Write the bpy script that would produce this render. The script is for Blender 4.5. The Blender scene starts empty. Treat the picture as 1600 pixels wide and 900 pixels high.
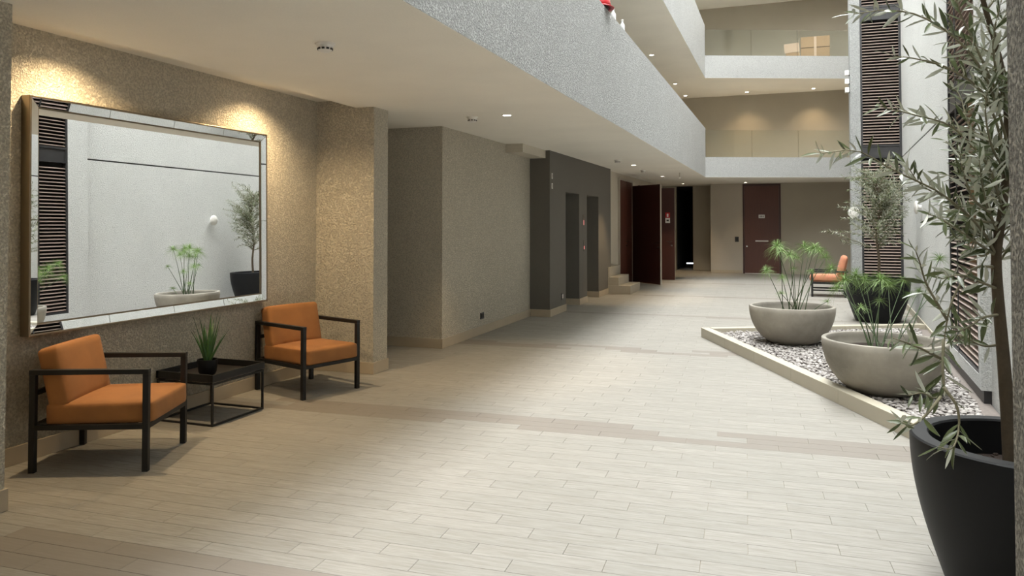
import bpy, bmesh, math, random
from mathutils import Vector, Matrix, noise as mnoise
R = math.radians
random.seed(11)
scene = bpy.context.scene
col = scene.collection

# ---------------------------------------------------------------- camera
F_PX, PX, PY, CAM_H = 1177.0, 800.0, 318.0, 1.5
YAW, PITCH = R(19.8), R(1.45)
cd = bpy.data.cameras.new('camera'); cam = bpy.data.objects.new('camera', cd); col.objects.link(cam)
cd.sensor_width = 36.0; cd.lens = F_PX * 36.0 / 1600.0
cd.shift_x = 0.0; cd.shift_y = -(450.0 - PY) / 1600.0
cd.clip_start = 0.05; cd.clip_end = 200
cam.location = (0, 0, CAM_H); cam.rotation_euler = (R(90) + PITCH, 0, YAW)
scene.camera = cam
FW = Vector((-math.sin(YAW) * math.cos(PITCH), math.cos(YAW) * math.cos(PITCH), math.sin(PITCH)))
RT = Vector((math.cos(YAW), math.sin(YAW), 0)); UP = RT.cross(FW)
CAM = Vector((0, 0, CAM_H))
def ray(x, y): return FW + RT * ((x - PX) / F_PX) - UP * ((y - PY) / F_PX)
def at_depth(x, y, d): return CAM + ray(x, y) * d
def to_px(p):
    q = Vector(p) - CAM; w = q.dot(FW)
    if w < 0.1: return (-9999, -9999, w)
    return (PX + F_PX * q.dot(RT) / w, PY - F_PX * q.dot(UP) / w, w)

# ---------------------------------------------------------------- world, sky, exposure
w = bpy.data.worlds.new('overcast_sky'); scene.world = w; w.use_nodes = True
bg = w.node_tree.nodes['Background']
bg.inputs[0].default_value = (0.965, 0.985, 0.985, 1); bg.inputs[1].default_value = 17.0
vs = scene.view_settings
vs.view_transform = 'Standard'; vs.look = 'None'; vs.gamma = 1.0; vs.exposure = 0.3
try: vs.use_curve_mapping = False
except Exception: pass
# the open top of the light well guides the sky sampling
pl = bpy.data.lights.new('sky_portal', 'AREA'); pl.shape = 'RECTANGLE'; pl.size = 4.6; pl.size_y = 26.0
pl.cycles.is_portal = True
po = bpy.data.objects.new('sky_portal', pl); col.objects.link(po); po.location = (0.1, 9.0, 13.1)

WARM = (1.0, 0.74, 0.43)
def spot(loc, aim, power, size, blend=0.6, radius=0.03, color=WARM):
    l = bpy.data.lights.new('downlight_beam', 'SPOT'); l.energy = power; l.spot_size = R(size); l.spot_blend = 1.0 if size > 100 else blend
    l.shadow_soft_size = radius; l.color = color
    o = bpy.data.objects.new('downlight_beam', l); col.objects.link(o); o.location = loc
    o.rotation_euler = (Vector(aim) - Vector(loc)).to_track_quat('-Z', 'Y').to_euler()
    return o

# ---------------------------------------------------------------- materials
class NT:
    def __init__(s, name):
        s.m = bpy.data.materials.new(name); s.m.use_nodes = True
        s.t = s.m.node_tree; s.b = s.t.nodes['Principled BSDF']
    def n(s, kind, **kw):
        nd = s.t.nodes.new(kind)
        for k, v in kw.items(): setattr(nd, k, v)
        return nd
    def l(s, a, b): s.t.links.new(a, b)
    def math(s, op, a, b=None, c=None):
        nd = s.n('ShaderNodeMath', operation=op)
        for i, v in enumerate((a, b, c)):
            if v is None: continue
            if hasattr(v, 'is_output'): s.l(v, nd.inputs[i])
            else: nd.inputs[i].default_value = v
        return nd.outputs[0]
    def mix(s, fac, c1, c2, mode='MIX'):
        nd = s.n('ShaderNodeMix', data_type='RGBA', blend_type=mode)
        for i, v in ((0, fac), (6, c1), (7, c2)):
            if hasattr(v, 'is_output'): s.l(v, nd.inputs[i])
            elif i == 0: nd.inputs[0].default_value = v
            else: nd.inputs[i].default_value = (*v, 1)
        return nd.outputs[2]
    def pos(s): return s.n('ShaderNodeNewGeometry').outputs['Position']
    def obj(s): return s.n('ShaderNodeTexCoord').outputs['Object']
    def noise(s, vec, scale, detail=3, rough=0.55):
        nd = s.n('ShaderNodeTexNoise'); nd.inputs['Scale'].default_value = scale
        nd.inputs['Detail'].default_value = detail; nd.inputs['Roughness'].default_value = rough
        s.l(vec, nd.inputs['Vector']); return nd.outputs[0]
    def ramp(s, fac, a, b):
        nd = s.n('ShaderNodeMapRange'); nd.inputs[1].default_value = a; nd.inputs[2].default_value = b
        s.l(fac, nd.inputs[0]); return nd.outputs[0]
    def bump(s, h, strength, dist):
        nd = s.n('ShaderNodeBump'); nd.inputs['Strength'].default_value = strength; nd.inputs['Distance'].default_value = dist
        s.l(h, nd.inputs['Height']); s.l(nd.outputs[0], s.b.inputs['Normal'])

def srgb(r, g, b):
    f = lambda c: (c / 255 / 12.92) if c / 255 <= 0.04045 else ((c / 255 + 0.055) / 1.055) ** 2.4
    return (f(r), f(g), f(b))

def plain(name, c, rough=0.5, metal=0.0, var=0.06, scale=8, bump=0.0, bscale=60, coat=0):
    t = NT(name); p = t.obj()
    n = t.noise(p, scale)
    lo = tuple(x * (1 - var) for x in c); hi = tuple(min(1, x * (1 + var)) for x in c)
    t.l(t.mix(n, lo, hi), t.b.inputs['Base Color'])
    t.b.inputs['Roughness'].default_value = rough; t.b.inputs['Metallic'].default_value = metal
    if bump: t.bump(t.noise(p, bscale, 4), bump, 0.004)
    return t.m

def stucco(name, c, strength=0.55, scale=75, var=0.12, dist=0.012):
    t = NT(name); p = t.pos()
    grain = t.noise(p, scale, 4, 0.6); big = t.noise(p, 1.3, 4)
    g2 = t.ramp(grain, 0.38, 0.58)
    base = t.mix(t.math('MULTIPLY', g2, 1.0), tuple(x * (1 - var) for x in c), tuple(min(1, x * (1 + var * .6)) for x in c))
    out = t.mix(t.ramp(big, 0.3, 0.7), tuple([0.94] * 3), (1, 1, 1))
    t.l(t.mix(1.0, base, out, 'MULTIPLY'), t.b.inputs['Base Color'])
    t.b.inputs['Roughness'].default_value = 0.9; t.b.inputs['Specular IOR Level'].default_value = 0.2
    t.bump(g2, strength, dist)
    return t.m

def emis(name, c, s):
    t = NT(name); t.b.inputs['Base Color'].default_value = (*c, 1)
    t.b.inputs['Emission Color'].default_value = (*c, 1); t.b.inputs['Emission Strength'].default_value = s
    return t.m

FLOOR_ROT = R(2.6)
PW, PL, PSH = 0.12, 0.60, 0.2
def floor_mat():
    t = NT('plank_tile'); p = t.pos()
    mp = t.n('ShaderNodeMapping', vector_type='POINT'); mp.inputs['Rotation'].default_value = (0, 0, -FLOOR_ROT); t.l(p, mp.inputs[0])
    sx = t.n('ShaderNodeSeparateXYZ'); t.l(mp.outputs[0], sx.inputs[0]); u, v = sx.outputs[0], sx.outputs[1]
    row = t.math('FLOOR', t.math('DIVIDE', v, PW))
    cl = t.math('FLOOR', t.math('DIVIDE', t.math('ADD', u, t.math('MULTIPLY', row, PSH)), PL))
    cb = t.n('ShaderNodeCombineXYZ'); t.l(row, cb.inputs[0]); t.l(cl, cb.inputs[1])
    wn = t.n('ShaderNodeTexWhiteNoise', noise_dimensions='2D'); t.l(cb.outputs[0], wn.inputs['Vector'])
    rnd = wn.outputs['Value']
    m2 = t.n('ShaderNodeMapping'); m2.inputs['Scale'].default_value = (2.2, 26, 1); t.l(mp.outputs[0], m2.inputs[0])
    cb2 = t.n('ShaderNodeVectorMath', operation='ADD'); t.l(m2.outputs[0], cb2.inputs[0]); t.l(wn.outputs['Color'], cb2.inputs[1])
    st = t.noise(cb2.outputs[0], 3.0, 5, 0.65)
    base = t.mix(rnd, srgb(145, 142, 135), srgb(153, 149, 142))
    base = t.mix(t.ramp(st, 0.35, 0.75), base, srgb(129, 125, 116))
    rv = t.math('MULTIPLY', row, PW)
    dark = None
    for c, hw in ((2.6, 0.19), (5.40, 0.13), (8.88, 0.13), (12.3, 0.13), (15.7, 0.13), (19.1, 0.13)):
        k = t.math('COMPARE', rv, c, hw)
        dark = k if dark is None else t.math('MAXIMUM', dark, k)
    keep = t.math('GREATER_THAN', rnd, 0.22)
    dk = t.math('MULTIPLY', t.math('MULTIPLY', dark, keep), 0.9)
    base = t.mix(dk, base, srgb(126, 119, 111))
    t.l(base, t.b.inputs['Base Color'])
    t.l(t.math('MULTIPLY_ADD', st, 0.25, 0.48), t.b.inputs['Roughness'])
    t.b.inputs['Specular IOR Level'].default_value = 0.3
    t.bump(st, 0.08, 0.003)
    return t.m

def wood_mat(name, c, sc=(30, 30, 1.2)):
    t = NT(name); p = t.obj()
    mp = t.n('ShaderNodeMapping'); mp.inputs['Scale'].default_value = sc; t.l(p, mp.inputs[0])
    n = t.noise(mp.outputs[0], 2.0, 5, 0.6)
    t.l(t.mix(n, tuple(x * .7 for x in c), tuple(x * 1.25 for x in c)), t.b.inputs['Base Color'])
    t.b.inputs['Roughness'].default_value = 0.45
    return t.m

def concrete_mat(name, c):
    t = NT(name); p = t.obj()
    n = t.noise(p, 3.0, 6, 0.6); n2 = t.noise(p, 45, 3)
    b = t.mix(t.ramp(n, .3, .7), tuple(x * .62 for x in c), tuple(x * 1.18 for x in c))
    t.l(t.mix(t.math('MULTIPLY', n2, 0.3), b, tuple(x * .7 for x in c)), t.b.inputs['Base Color'])
    t.b.inputs['Roughness'].default_value = 0.8; t.bump(n2, 0.15, 0.004)
    return t.m

def glass_mat():
    t = NT('railing_glass'); t.b.inputs['Base Color'].default_value = (0.86, 0.90, 0.88, 1)
    t.b.inputs['Roughness'].default_value = 0.03; t.b.inputs['IOR'].default_value = 1.4
    t.b.inputs['Transmission Weight'].default_value = 1.0
    return t.m

def fabric_mat(name, c):
    t = NT(name); p = t.obj()
    n = t.noise(p, 7, 4); f = t.noise(p, 420, 2)
    t.l(t.mix(t.ramp(n, .3, .7), tuple(x * .88 for x in c), tuple(x * 1.08 for x in c)), t.b.inputs['Base Color'])
    t.b.inputs['Roughness'].default_value = 0.8; t.b.inputs['Sheen Weight'].default_value = 0.05
    t.bump(f, 0.25, 0.002)
    return t.m

M = {}
M['wall_warm'] = stucco('stucco_greige', srgb(208, 200, 183), 0.8, 75, 0.20, 0.014)
M['wall_smooth'] = stucco('paint_greige', srgb(198, 190, 175), 0.25, 90, 0.06, 0.006)
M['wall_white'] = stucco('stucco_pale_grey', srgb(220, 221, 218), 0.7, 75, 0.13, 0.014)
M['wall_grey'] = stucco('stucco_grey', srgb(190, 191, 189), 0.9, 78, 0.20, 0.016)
M['pillar'] = stucco('stucco_pillar', srgb(158, 152, 140), 1.0, 90, 0.42, 0.016)
M['charcoal'] = stucco('paint_charcoal', srgb(108, 104, 97), 0.2, 90, 0.05, 0.005)
M['back'] = stucco('paint_taupe', srgb(172, 164, 149), 0.1, 90, 0.03, 0.004)
M['back_pale'] = stucco('paint_pale_taupe', srgb(184, 175, 161), 0.1, 90, 0.03, 0.004)
M['ceiling'] = stucco('ceiling_paint', srgb(238, 233, 222), 0.05, 90, 0.02, 0.002)
M['base'] = plain('baseboard_tile', srgb(176, 162, 140), 0.5, var=0.1, scale=6)
M['floor'] = floor_mat()
M['step'] = plain('step_tile', srgb(158, 151, 138), 0.6, var=0.08, scale=6)
M['grout'] = plain('grout', srgb(150, 141, 127), 0.9)
M['kerb'] = plain('kerb_tile', srgb(184, 177, 159), 0.5, var=0.05, scale=5)
M['black'] = plain('black_steel', srgb(13, 12, 12), 0.55, var=0.1)
M['black_top'] = plain('black_tray', srgb(34, 30, 28), 0.4, var=0.1)
M['pot'] = plain('black_planter', srgb(17, 18, 20), 0.5, var=0.08)
M['pot'].node_tree.nodes['Principled BSDF'].inputs['Specular IOR Level'].default_value = 0.25
M['soil'] = plain('soil', srgb(50, 39, 32), 0.95, var=0.6, scale=60, bump=1.0, bscale=90)
M['concrete'] = concrete_mat('cast_concrete', srgb(158, 152, 140))
M['orange'] = fabric_mat('ochre_velvet', srgb(156, 103, 53))
M['orange2'] = fabric_mat('salmon_leather', srgb(196, 130, 98))
M['door'] = wood_mat('dark_door_veneer', srgb(88, 50, 38))
M['doordark'] = wood_mat('espresso_door_veneer', srgb(62, 30, 24))
M['jamb'] = plain('pale_jamb', srgb(168, 160, 148), 0.5)
M['steel'] = plain('brushed_steel', srgb(190, 190, 188), 0.25, 1.0, var=0.04)
M['lift'] = plain('lift_door_steel', srgb(150, 152, 150), 0.3, 1.0, var=0.04)
M['white'] = plain('white_plastic', srgb(225, 222, 216), 0.4, var=0.02)
M['dkplastic'] = plain('dark_plastic', srgb(45, 42, 40), 0.4)
M['red'] = plain('red_plastic', srgb(176, 32, 38), 0.4)
M['pink'] = emis('red_display', (1.0, 0.35, 0.33), 0.55)
M['lens'] = emis('lamp_lens', (1.0, 0.93, 0.80), 14.0)
M['gap'] = emis('light_gap', (0.9, 0.96, 1.0), 1.6)
M['slat'] = plain('taupe_slat', srgb(166, 148, 138), 0.5, var=0.05)
M['lframe'] = plain('louvre_frame', srgb(52, 51, 52), 0.4)
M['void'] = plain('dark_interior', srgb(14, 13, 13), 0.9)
M['blind'] = plain('tan_blind', srgb(176, 150, 116), 0.8)
M['mirror'] = plain('mirror_glass', (0.96, 0.965, 0.955), 0.0, 1.0, var=0.0)
M['bronze'] = plain('champagne_metal', srgb(136, 124, 106), 0.35, 1.0, var=0.08)
M['glass'] = glass_mat()
M['card'] = plain('cardboard', srgb(150, 124, 94), 0.85, var=0.06)
M['card2'] = plain('pale_cardboard', srgb(184, 160, 138), 0.85, var=0.06)
M['clear'] = plain('clear_bottle', srgb(222, 226, 226), 0.1, var=0.02)
M['leaf'] = plain('olive_leaf_top', srgb(86, 96, 60), 0.36, var=0.3, scale=4)
M['leaf_under'] = plain('olive_leaf_under', srgb(206, 209, 194), 0.55, var=0.15, scale=4)
M['bark'] = plain('olive_bark', srgb(86, 74, 58), 0.9, var=0.35, scale=25, bump=0.8, bscale=60)
M['twig'] = plain('olive_twig', srgb(128, 122, 98), 0.8, var=0.2)
M['stem'] = plain('papyrus_stem', srgb(60, 78, 42), 0.55, var=0.2)
M['umbel'] = plain('papyrus_rays', srgb(134, 162, 96), 0.6, var=0.3, scale=5)
M['aloe'] = plain('aloe_leaf', srgb(62, 96, 52), 0.45, var=0.25, scale=10)
def pebble_mat():
    t = NT('white_pebble'); oi = t.n('ShaderNodeNewGeometry')
    n = t.noise(oi.outputs['Position'], 22, 2)
    base = t.mix(t.ramp(n, .3, .7), srgb(124, 118, 114), srgb(196, 191, 186))
    t.l(base, t.b.inputs['Base Color']); t.b.inputs['Roughness'].default_value = 0.75
    return t.m
M['pebble'] = pebble_mat()
M['gravel_base'] = plain('gravel_base', srgb(120, 112, 106), 0.95, var=0.3, scale=40)

# ---------------------------------------------------------------- mesh helpers
class MB:
    def __init__(s): s.v = []; s.f = []; s.mi = []
    def add(s, v, f, mi=0):
        o = len(s.v); s.v += [tuple(p) for p in v]; s.f += [tuple(i + o for i in q) for q in f]; s.mi += [mi] * len(f); return s
    def box(s, x0, x1, y0, y1, z0, z1, mi=0, T=None):
        v = [Vector(p) for p in ((x0,y0,z0),(x1,y0,z0),(x1,y1,z0),(x0,y1,z0),(x0,y0,z1),(x1,y0,z1),(x1,y1,z1),(x0,y1,z1))]
        if T is not None: v = [T @ p for p in v]
        return s.add(v, [(0,3,2,1),(4,5,6,7),(0,1,5,4),(1,2,6,5),(2,3,7,6),(3,0,4,7)], mi)
    def prism(s, poly, z0, z1, mi=0):
        n = len(poly); v = [(x, y, z0) for x, y in poly] + [(x, y, z1) for x, y in poly]
        f = [tuple(range(n - 1, -1, -1)), tuple(range(n, 2 * n))] + [(i, (i + 1) % n, n + (i + 1) % n, n + i) for i in range(n)]
        return s.add(v, f, mi)
    def lathe(s, prof, n=40, c=(0, 0, 0), mi=0, closed=False):
        v = []; m = len(prof)
        for r, z in prof:
            for k in range(n):
                a = 2 * math.pi * k / n; v.append((c[0] + r * math.cos(a), c[1] + r * math.sin(a), c[2] + z))
        f = []
        for i in range(m if closed else m - 1):
            j = (i + 1) % m
            for k in range(n):
                k2 = (k + 1) % n; f.append((i * n + k, i * n + k2, j * n + k2, j * n + k))
        if not closed:
            f.append(tuple(range(n - 1, -1, -1))); f.append(tuple((m - 1) * n + k for k in range(n)))
        return s.add(v, f, mi)
    def tube(s, pts, rad, n=6, mi=0):
        pts = [Vector(p) for p in pts]; v = []; f = []
        if not isinstance(rad, (list, tuple)): rad = [rad] * len(pts)
        ref = Vector((0.31, 0.17, 0.93))
        for i, p in enumerate(pts):
            d = (pts[min(i + 1, len(pts) - 1)] - pts[max(i - 1, 0)])
            d = d.normalized() if d.length > 1e-9 else Vector((0, 0, 1))
            a = d.cross(ref)
            if a.length < 0.05: a = d.cross(Vector((1, 0, 0)))
            a.normalize(); b = d.cross(a)
            for k in range(n):
                t = 2 * math.pi * k / n; v.append(p + (a * math.cos(t) + b * math.sin(t)) * rad[i])
        for i in range(len(pts) - 1):
            for k in range(n):
                k2 = (k + 1) % n; f.append((i * n + k, i * n + k2, (i + 1) * n + k2, (i + 1) * n + k))
        f.append(tuple(range(n - 1, -1, -1))); f.append(tuple((len(pts) - 1) * n + k for k in range(n)))
        return s.add(v, f, mi)
    def rbox(s, sx, sy, sz, r, seg=8, puff=0.0, T=None, mi=0):
        # rounded cushion block centred on the origin
        h = Vector((sx / 2, sy / 2, sz / 2)); idx = {}; v = []; f = []
        def vert(p):
            k = (round(p[0], 5), round(p[1], 5), round(p[2], 5))
            if k not in idx:
                q = Vector((p[0] * h.x, p[1] * h.y, p[2] * h.z))
                c = Vector([max(-(h[i] - r), min(h[i] - r, q[i])) for i in range(3)])
                d = q - c
                if d.length > 1e-6: q = c + d.normalized() * r
                if puff:
                    e = max(0, 1 - p[0] ** 2) * max(0, 1 - p[1] ** 2)
                    q.z += puff * p[2] * e
                    q.x += puff * .5 * p[0] * max(0, 1 - p[1] ** 2) * max(0, 1 - p[2] ** 2)
                    q.y += puff * .5 * p[1] * max(0, 1 - p[0] ** 2) * max(0, 1 - p[2] ** 2)
                idx[k] = len(v); v.append(T @ q if T is not None else q)
            return idx[k]
        g = [math.sin((i / seg - .5) * math.pi) * .35 + (2 * i / seg - 1) * .65 for i in range(seg + 1)]
        for ax in range(3):
            for sg in (-1, 1):
                for i in range(seg):
                    for j in range(seg):
                        q = []
                        for a, b in ((i, j), (i + 1, j), (i + 1, j + 1), (i, j + 1)):
                            p = [0, 0, 0]; p[ax] = sg; p[(ax + 1) % 3] = g[a]; p[(ax + 2) % 3] = g[b]; q.append(vert(p))
                        f.append(tuple(q) if sg > 0 else tuple(reversed(q)))
        return s.add(v, f, mi)
    def mesh(s, name, mats, smooth=False):
        me = bpy.data.meshes.new(name); me.from_pydata(s.v, [], s.f)
        for m in (mats if isinstance(mats, (list, tuple)) else [mats]): me.materials.append(m)
        if len(me.materials) > 1: me.polygons.foreach_set('material_index', s.mi)
        if smooth: me.polygons.foreach_set('use_smooth', [True] * len(me.polygons))
        me.update(); return me
    def build(s, name, mats, parent=None, smooth=False, bevel=0, angle=None):
        me = s.mesh(name, mats, smooth); o = bpy.data.objects.new(name, me); col.objects.link(o)
        if smooth and angle:
            try: me.set_sharp_from_angle(angle=R(angle))
            except Exception: pass
        if parent is not None: o.parent = parent
        if bevel:
            b = o.modifiers.new('bevel', 'BEVEL'); b.width = bevel; b.segments = 2; b.limit_method = 'ANGLE'
        return o

def inst(me, name, parent=None, loc=(0, 0, 0), rot=(0, 0, 0), scale=(1, 1, 1)):
    o = bpy.data.objects.new(name, me); col.objects.link(o)
    if parent is not None: o.parent = parent
    o.location = loc; o.rotation_euler = rot; o.scale = scale
    return o
def tag(o, label, cat, group=None):
    o['label'] = label; o['category'] = cat
    if group: o['group'] = group
    return o
def thing(name, label, cat, loc=(0, 0, 0), rz=0, group=None):
    o = bpy.data.objects.new(name, None); col.objects.link(o); o.empty_display_size = 0.1
    o.location = loc; o.rotation_euler = (0, 0, rz); return tag(o, label, cat, group)
def struct(o): o['kind'] = 'structure'; return o
def stuff(o): o['kind'] = 'stuff'; return o

# ---------------------------------------------------------------- key dimensions
ZC = 2.655                      # gallery soffit
XN, XP = -4.5, -3.83            # niche back, pillar fronts
XF = -1.855                     # parapet face
def xr(y): return 1.55 + 0.06 * (y - 6.95)      # right wall line
FC0, FC1 = (XF, 19.73), (2.45, 21.40)           # far balcony edge line

# ---------------------------------------------------------------- floor of plank tiles
fl = struct(MB().box(-5.6, 2.6, -3.0, 27.2, -0.12, -0.004).build('floor', M['grout']))
ca, sa = math.cos(FLOOR_ROT), math.sin(FLOOR_ROT)
def uv2xy(u, v): return (u * ca - v * sa, u * sa + v * ca)
A_K, C_K, D_K = (-1.03, 10.20), (1.83, 11.68), (1.40, 4.50)   # planter corners
def side(a, b, p): return (b[0] - a[0]) * (p[1] - a[1]) - (b[1] - a[1]) * (p[0] - a[0])
def in_planter(x, y, m=0.0):
    return side(A_K, C_K, (x, y)) < -m * 3.2 and side(D_K, A_K, (x, y)) < -m * 6.2 and x < xr(y) - m
cands = []
for r in range(int(-1.0 / PW), int(24.4 / PW)):
    c0 = math.floor((-5.4 + r * PSH) / PL)
    for c in range(c0, c0 + 14):
        u = (c + 0.5) * PL - r * PSH; v = (r + 0.5) * PW
        x, y = uv2xy(u, v)
        if x < -5.3 or x > 2.4 or (y < 15.3 and x > xr(y) + 0.1): continue
        if in_planter(x, y, 0.35): continue
        px, py, d = to_px((x, y, 0))
        vis = -120 < px < 1720 and 348 < py < 915 and d > 0.5
        # hidden behind the mirror-side walls
        if x < XN - 0.1 and y < 11: vis = False
        cands.append((0 if vis else 1, d, x, y))
cands.sort()
pm = MB(); hx, hy, ch = PL / 2 - 0.0009, PW / 2 - 0.0009, 0.0012
pm.add([(-hx,-hy,-.004),(hx,-hy,-.004),(hx,hy,-.004),(-hx,hy,-.004)] +
       [(-hx,-hy,-ch),(hx,-hy,-ch),(hx,hy,-ch),(-hx,hy,-ch)] +
       [(-hx+ch,-hy+ch,0),(hx-ch,-hy+ch,0),(hx-ch,hy-ch,0),(-hx+ch,hy-ch,0)],
       [(8,9,10,11)] + [(i,(i+1)%4,4+(i+1)%4,4+i) for i in range(4)] + [(4+i,4+(i+1)%4,8+(i+1)%4,8+i) for i in range(4)])
pmesh = pm.mesh('plank', M['floor'])
rest = MB()
for i, (nv, d, x, y) in enumerate(cands):
    if i < 300: inst(pmesh, 'plank', fl, (x, y, 0), (0, 0, FLOOR_ROT))
    else:
        T = Matrix.Translation((x, y, 0)) @ Matrix.Rotation(FLOOR_ROT, 4, 'Z')
        rest.add([T @ Vector(p) for p in pm.v], pm.f)
stuff(rest.build('planks', M['floor'], fl))

# ---------------------------------------------------------------- left side walls
struct(MB().box(-4.8, XN, 2.83, 6.58, 0, 2.80).build('wall_left_niche', M['wall_warm']))
struct(MB().box(-4.8, XP, -3.0, 2.83, 0, 2.80).build('wall_left_near', M['wall_warm']))
struct(MB().box(-4.8, XP, 6.58, 6.86, 0, 2.80).build('wall_left_pier', M['wall_warm']))
struct(MB().box(-5.7, -5.5, 6.0, 8.3, 0, 2.80).build('wall_left_recess', M['wall_smooth']))
struct(MB().box(-5.7, -4.8, 6.58, 6.86, 0, 2.80).build('wall_left_recess_side', M['wall_smooth']))
struct(MB().box(-5.7, -3.835, 8.19, 11.52, 0, 2.80).build('wall_left_middle', M['wall_warm']))
struct(MB().box(-3.84, -3.57, 10.38, 11.50, 2.53, 2.70).build('trim_bulkhead', M['wall_smooth']))
XE = -3.5
ev = MB()
for y0, y1 in ((11.5, 12.43), (13.34, 13.91), (14.86, 16.0)): ev.box(-3.95, XE, y0, y1, 0, 2.75)
for y0, y1 in ((12.43, 13.34), (13.91, 14.86)): ev.box(-3.95, XE, y0, y1, 2.02, 2.75)
ev.box(-5.7, -3.95, 11.52, 16.0, 0, 2.75)
struct(ev.build('wall_lift', M['charcoal']))
for i, (y0, y1) in enumerate(((12.43, 13.34), (13.91, 14.86))):
    d = bpy.data.objects.new('door_%d' % (i + 1), None); col.objects.link(d); struct(d); d.location = (-3.9, (y0 + y1) / 2, 0)
    hw = (y1 - y0) / 2
    for s in (-1, 1):
        MB().box(-0.045, -0.005, min(0, s * hw) + 0.004, max(0, s * hw) - 0.004, 0.005, 1.97).build('lift_door_panel', M['lift'], d, bevel=.003)
    MB().box(-0.05, 0.01, -hw, hw, 1.97, 2.02).build('door_header', M['steel'], d)
XD = -3.63
struct(MB().box(-5.7, XD, 16.0, 24.3, 0, 2.75).build('wall_left_far', M['wall_smooth']))
struct(MB().box(-5.7, -3.2, 24.3, 24.5, 0, 2.75).build('wall_back_corridor', M['back']))
struct(MB().box(-2.68, -2.05, 24.3, 24.5, 0, 2.75).build('wall_back_alcove', M['back']))
struct(MB().box(-2.05, 2.5, 23.3, 24.5, 0, 2.75).build('wall_back', M['back']))
struct(MB().box(-2.05, -1.13, 23.285, 23.30, 0, ZC).build('wall_back_bay', M['back_pale']))
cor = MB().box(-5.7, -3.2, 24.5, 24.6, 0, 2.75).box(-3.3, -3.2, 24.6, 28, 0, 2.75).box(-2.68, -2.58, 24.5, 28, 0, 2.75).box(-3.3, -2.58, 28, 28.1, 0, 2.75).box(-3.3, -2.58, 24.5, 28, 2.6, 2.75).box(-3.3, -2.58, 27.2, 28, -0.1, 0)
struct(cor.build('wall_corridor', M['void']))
gp = MB().box(-2.97, -2.70, 25.0, 25.03, 0.16, 0.20).build('light_bar', M['gap']); tag(gp, 'thin strip of daylight low in the dark corridor opening', 'light strip')

# baseboards
def board(name, x0, x1, y0, y1, m='base', h=0.115): return struct(MB().box(x0, x1, y0, y1, 0.0, h).build(name, M[m], bevel=0.003))
board('baseboard_left_niche', XN, XN + 0.014, 2.83, 6.566)
board('baseboard_left_near', XP, XP + 0.014, -3.0, 2.844)
board('baseboard_left_near_end', XN + 0.014, XP, 2.83, 2.844)
board('baseboard_left_pier_side', XN + 0.0, XP, 6.566, 6.58)
board('baseboard_left_pier', XP, XP + 0.014, 6.566, 6.87)
board('baseboard_left_recess', -5.49, -3.835, 8.176, 8.19)
board('baseboard_left_middle', -3.835, -3.821, 8.176, 11.49)
board('baseboard_lift_side', -3.835, XE, 11.486, 11.5)
for i, (y0, y1) in enumerate(((11.486, 12.43), (13.34, 13.91), (14.86, 16.0))): board('baseboard_lift_%d' % (i + 1), XE, XE + 0.014, y0 - (0.014 if i else 0), y1)
for i, y in enumerate((13.34, 14.86)): board('baseboard_lift_jamb_%d' % (i + 1), -3.88, XE, y - 0.014, y)
board('baseboard_left_far', XD, XD + 0.014, 16.0, 17.35)
board('baseboard_back_bay', -2.05, -1.16, 23.271, 23.285, h=0.09)

# ---------------------------------------------------------------- ceilings / slabs
FARP = [(-5.7, 19.73), FC0, FC1, (2.5, 28.2), (-5.7, 28.2)]
ce = MB().box(-4.04, XF, -3.0, 19.73, ZC, 2.95).box(-5.7, -4.04, -3.0, 2.81, ZC, 2.95).box(-5.7, -4.04, 6.60, 19.73, ZC, 2.95)
ce.box(-5.7, -4.04, 2.81, 6.60, 2.74, 2.95).prism(FARP, ZC, 2.95)
struct(ce.build('ceiling', M['ceiling']))
def upper(z): return MB().box(-5.7, XF, -3.0, 19.73, z, z + .27).prism(FARP, z, z + .27)
struct(upper(5.20).build('ceiling_first_floor', M['ceiling']))
struct(upper(7.82).build('ceiling_second_floor', M['ceiling']))
struct(MB().box(-5.7, XF, -3.0, 19.73, 8.09, 13.0).prism(FARP, 8.09, 13.0).build('wall_added_storeys', M['wall_white']))  # unseen storeys, added so the sky light falls more evenly down the well

# parapets of the galleries (left) and the low upstands at the far end
dv = Vector((FC1[0] - FC0[0], FC1[1] - FC0[1])).normalized(); nv2 = Vector((-dv.y, dv.x))
def far_prism(z0, z1, th=0.16, off=0.0):
    a = Vector(FC0) - nv2 * off; b = Vector(FC1) - nv2 * off
    return MB().prism([tuple(a), tuple(b), tuple(b + nv2 * th), tuple(a + nv2 * th)], z0, z1)
for i, (z0, zt, zf) in enumerate(((ZC + 0.004, 3.91, 3.17), (5.204, 6.56, 5.78))):
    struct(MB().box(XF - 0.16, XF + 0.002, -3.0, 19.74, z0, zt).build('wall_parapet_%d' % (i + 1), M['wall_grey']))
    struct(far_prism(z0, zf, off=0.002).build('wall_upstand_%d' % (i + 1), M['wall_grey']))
# upper gallery back walls
struct(MB().box(-5.7, -4.2, -3.0, 24.0, 2.95, 8.1).build('wall_left_upper', M['wall_smooth']))
struct(MB().box(-5.7, 2.5, 22.8, 23.2, 2.95, 5.2).box(-5.7, 2.5, 22.8, 23.2, 5.47, 7.82).build('wall_back_upper', M['back']))
struct(MB().box(2.45, 2.6, 15.6, 23.4, 0, 13).build('wall_right_far', M['back']))
struct(MB().box(-5.7, 2.6, -3.2, -3.0, 0, 13).build('wall_rear', M['wall_white']))

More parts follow.
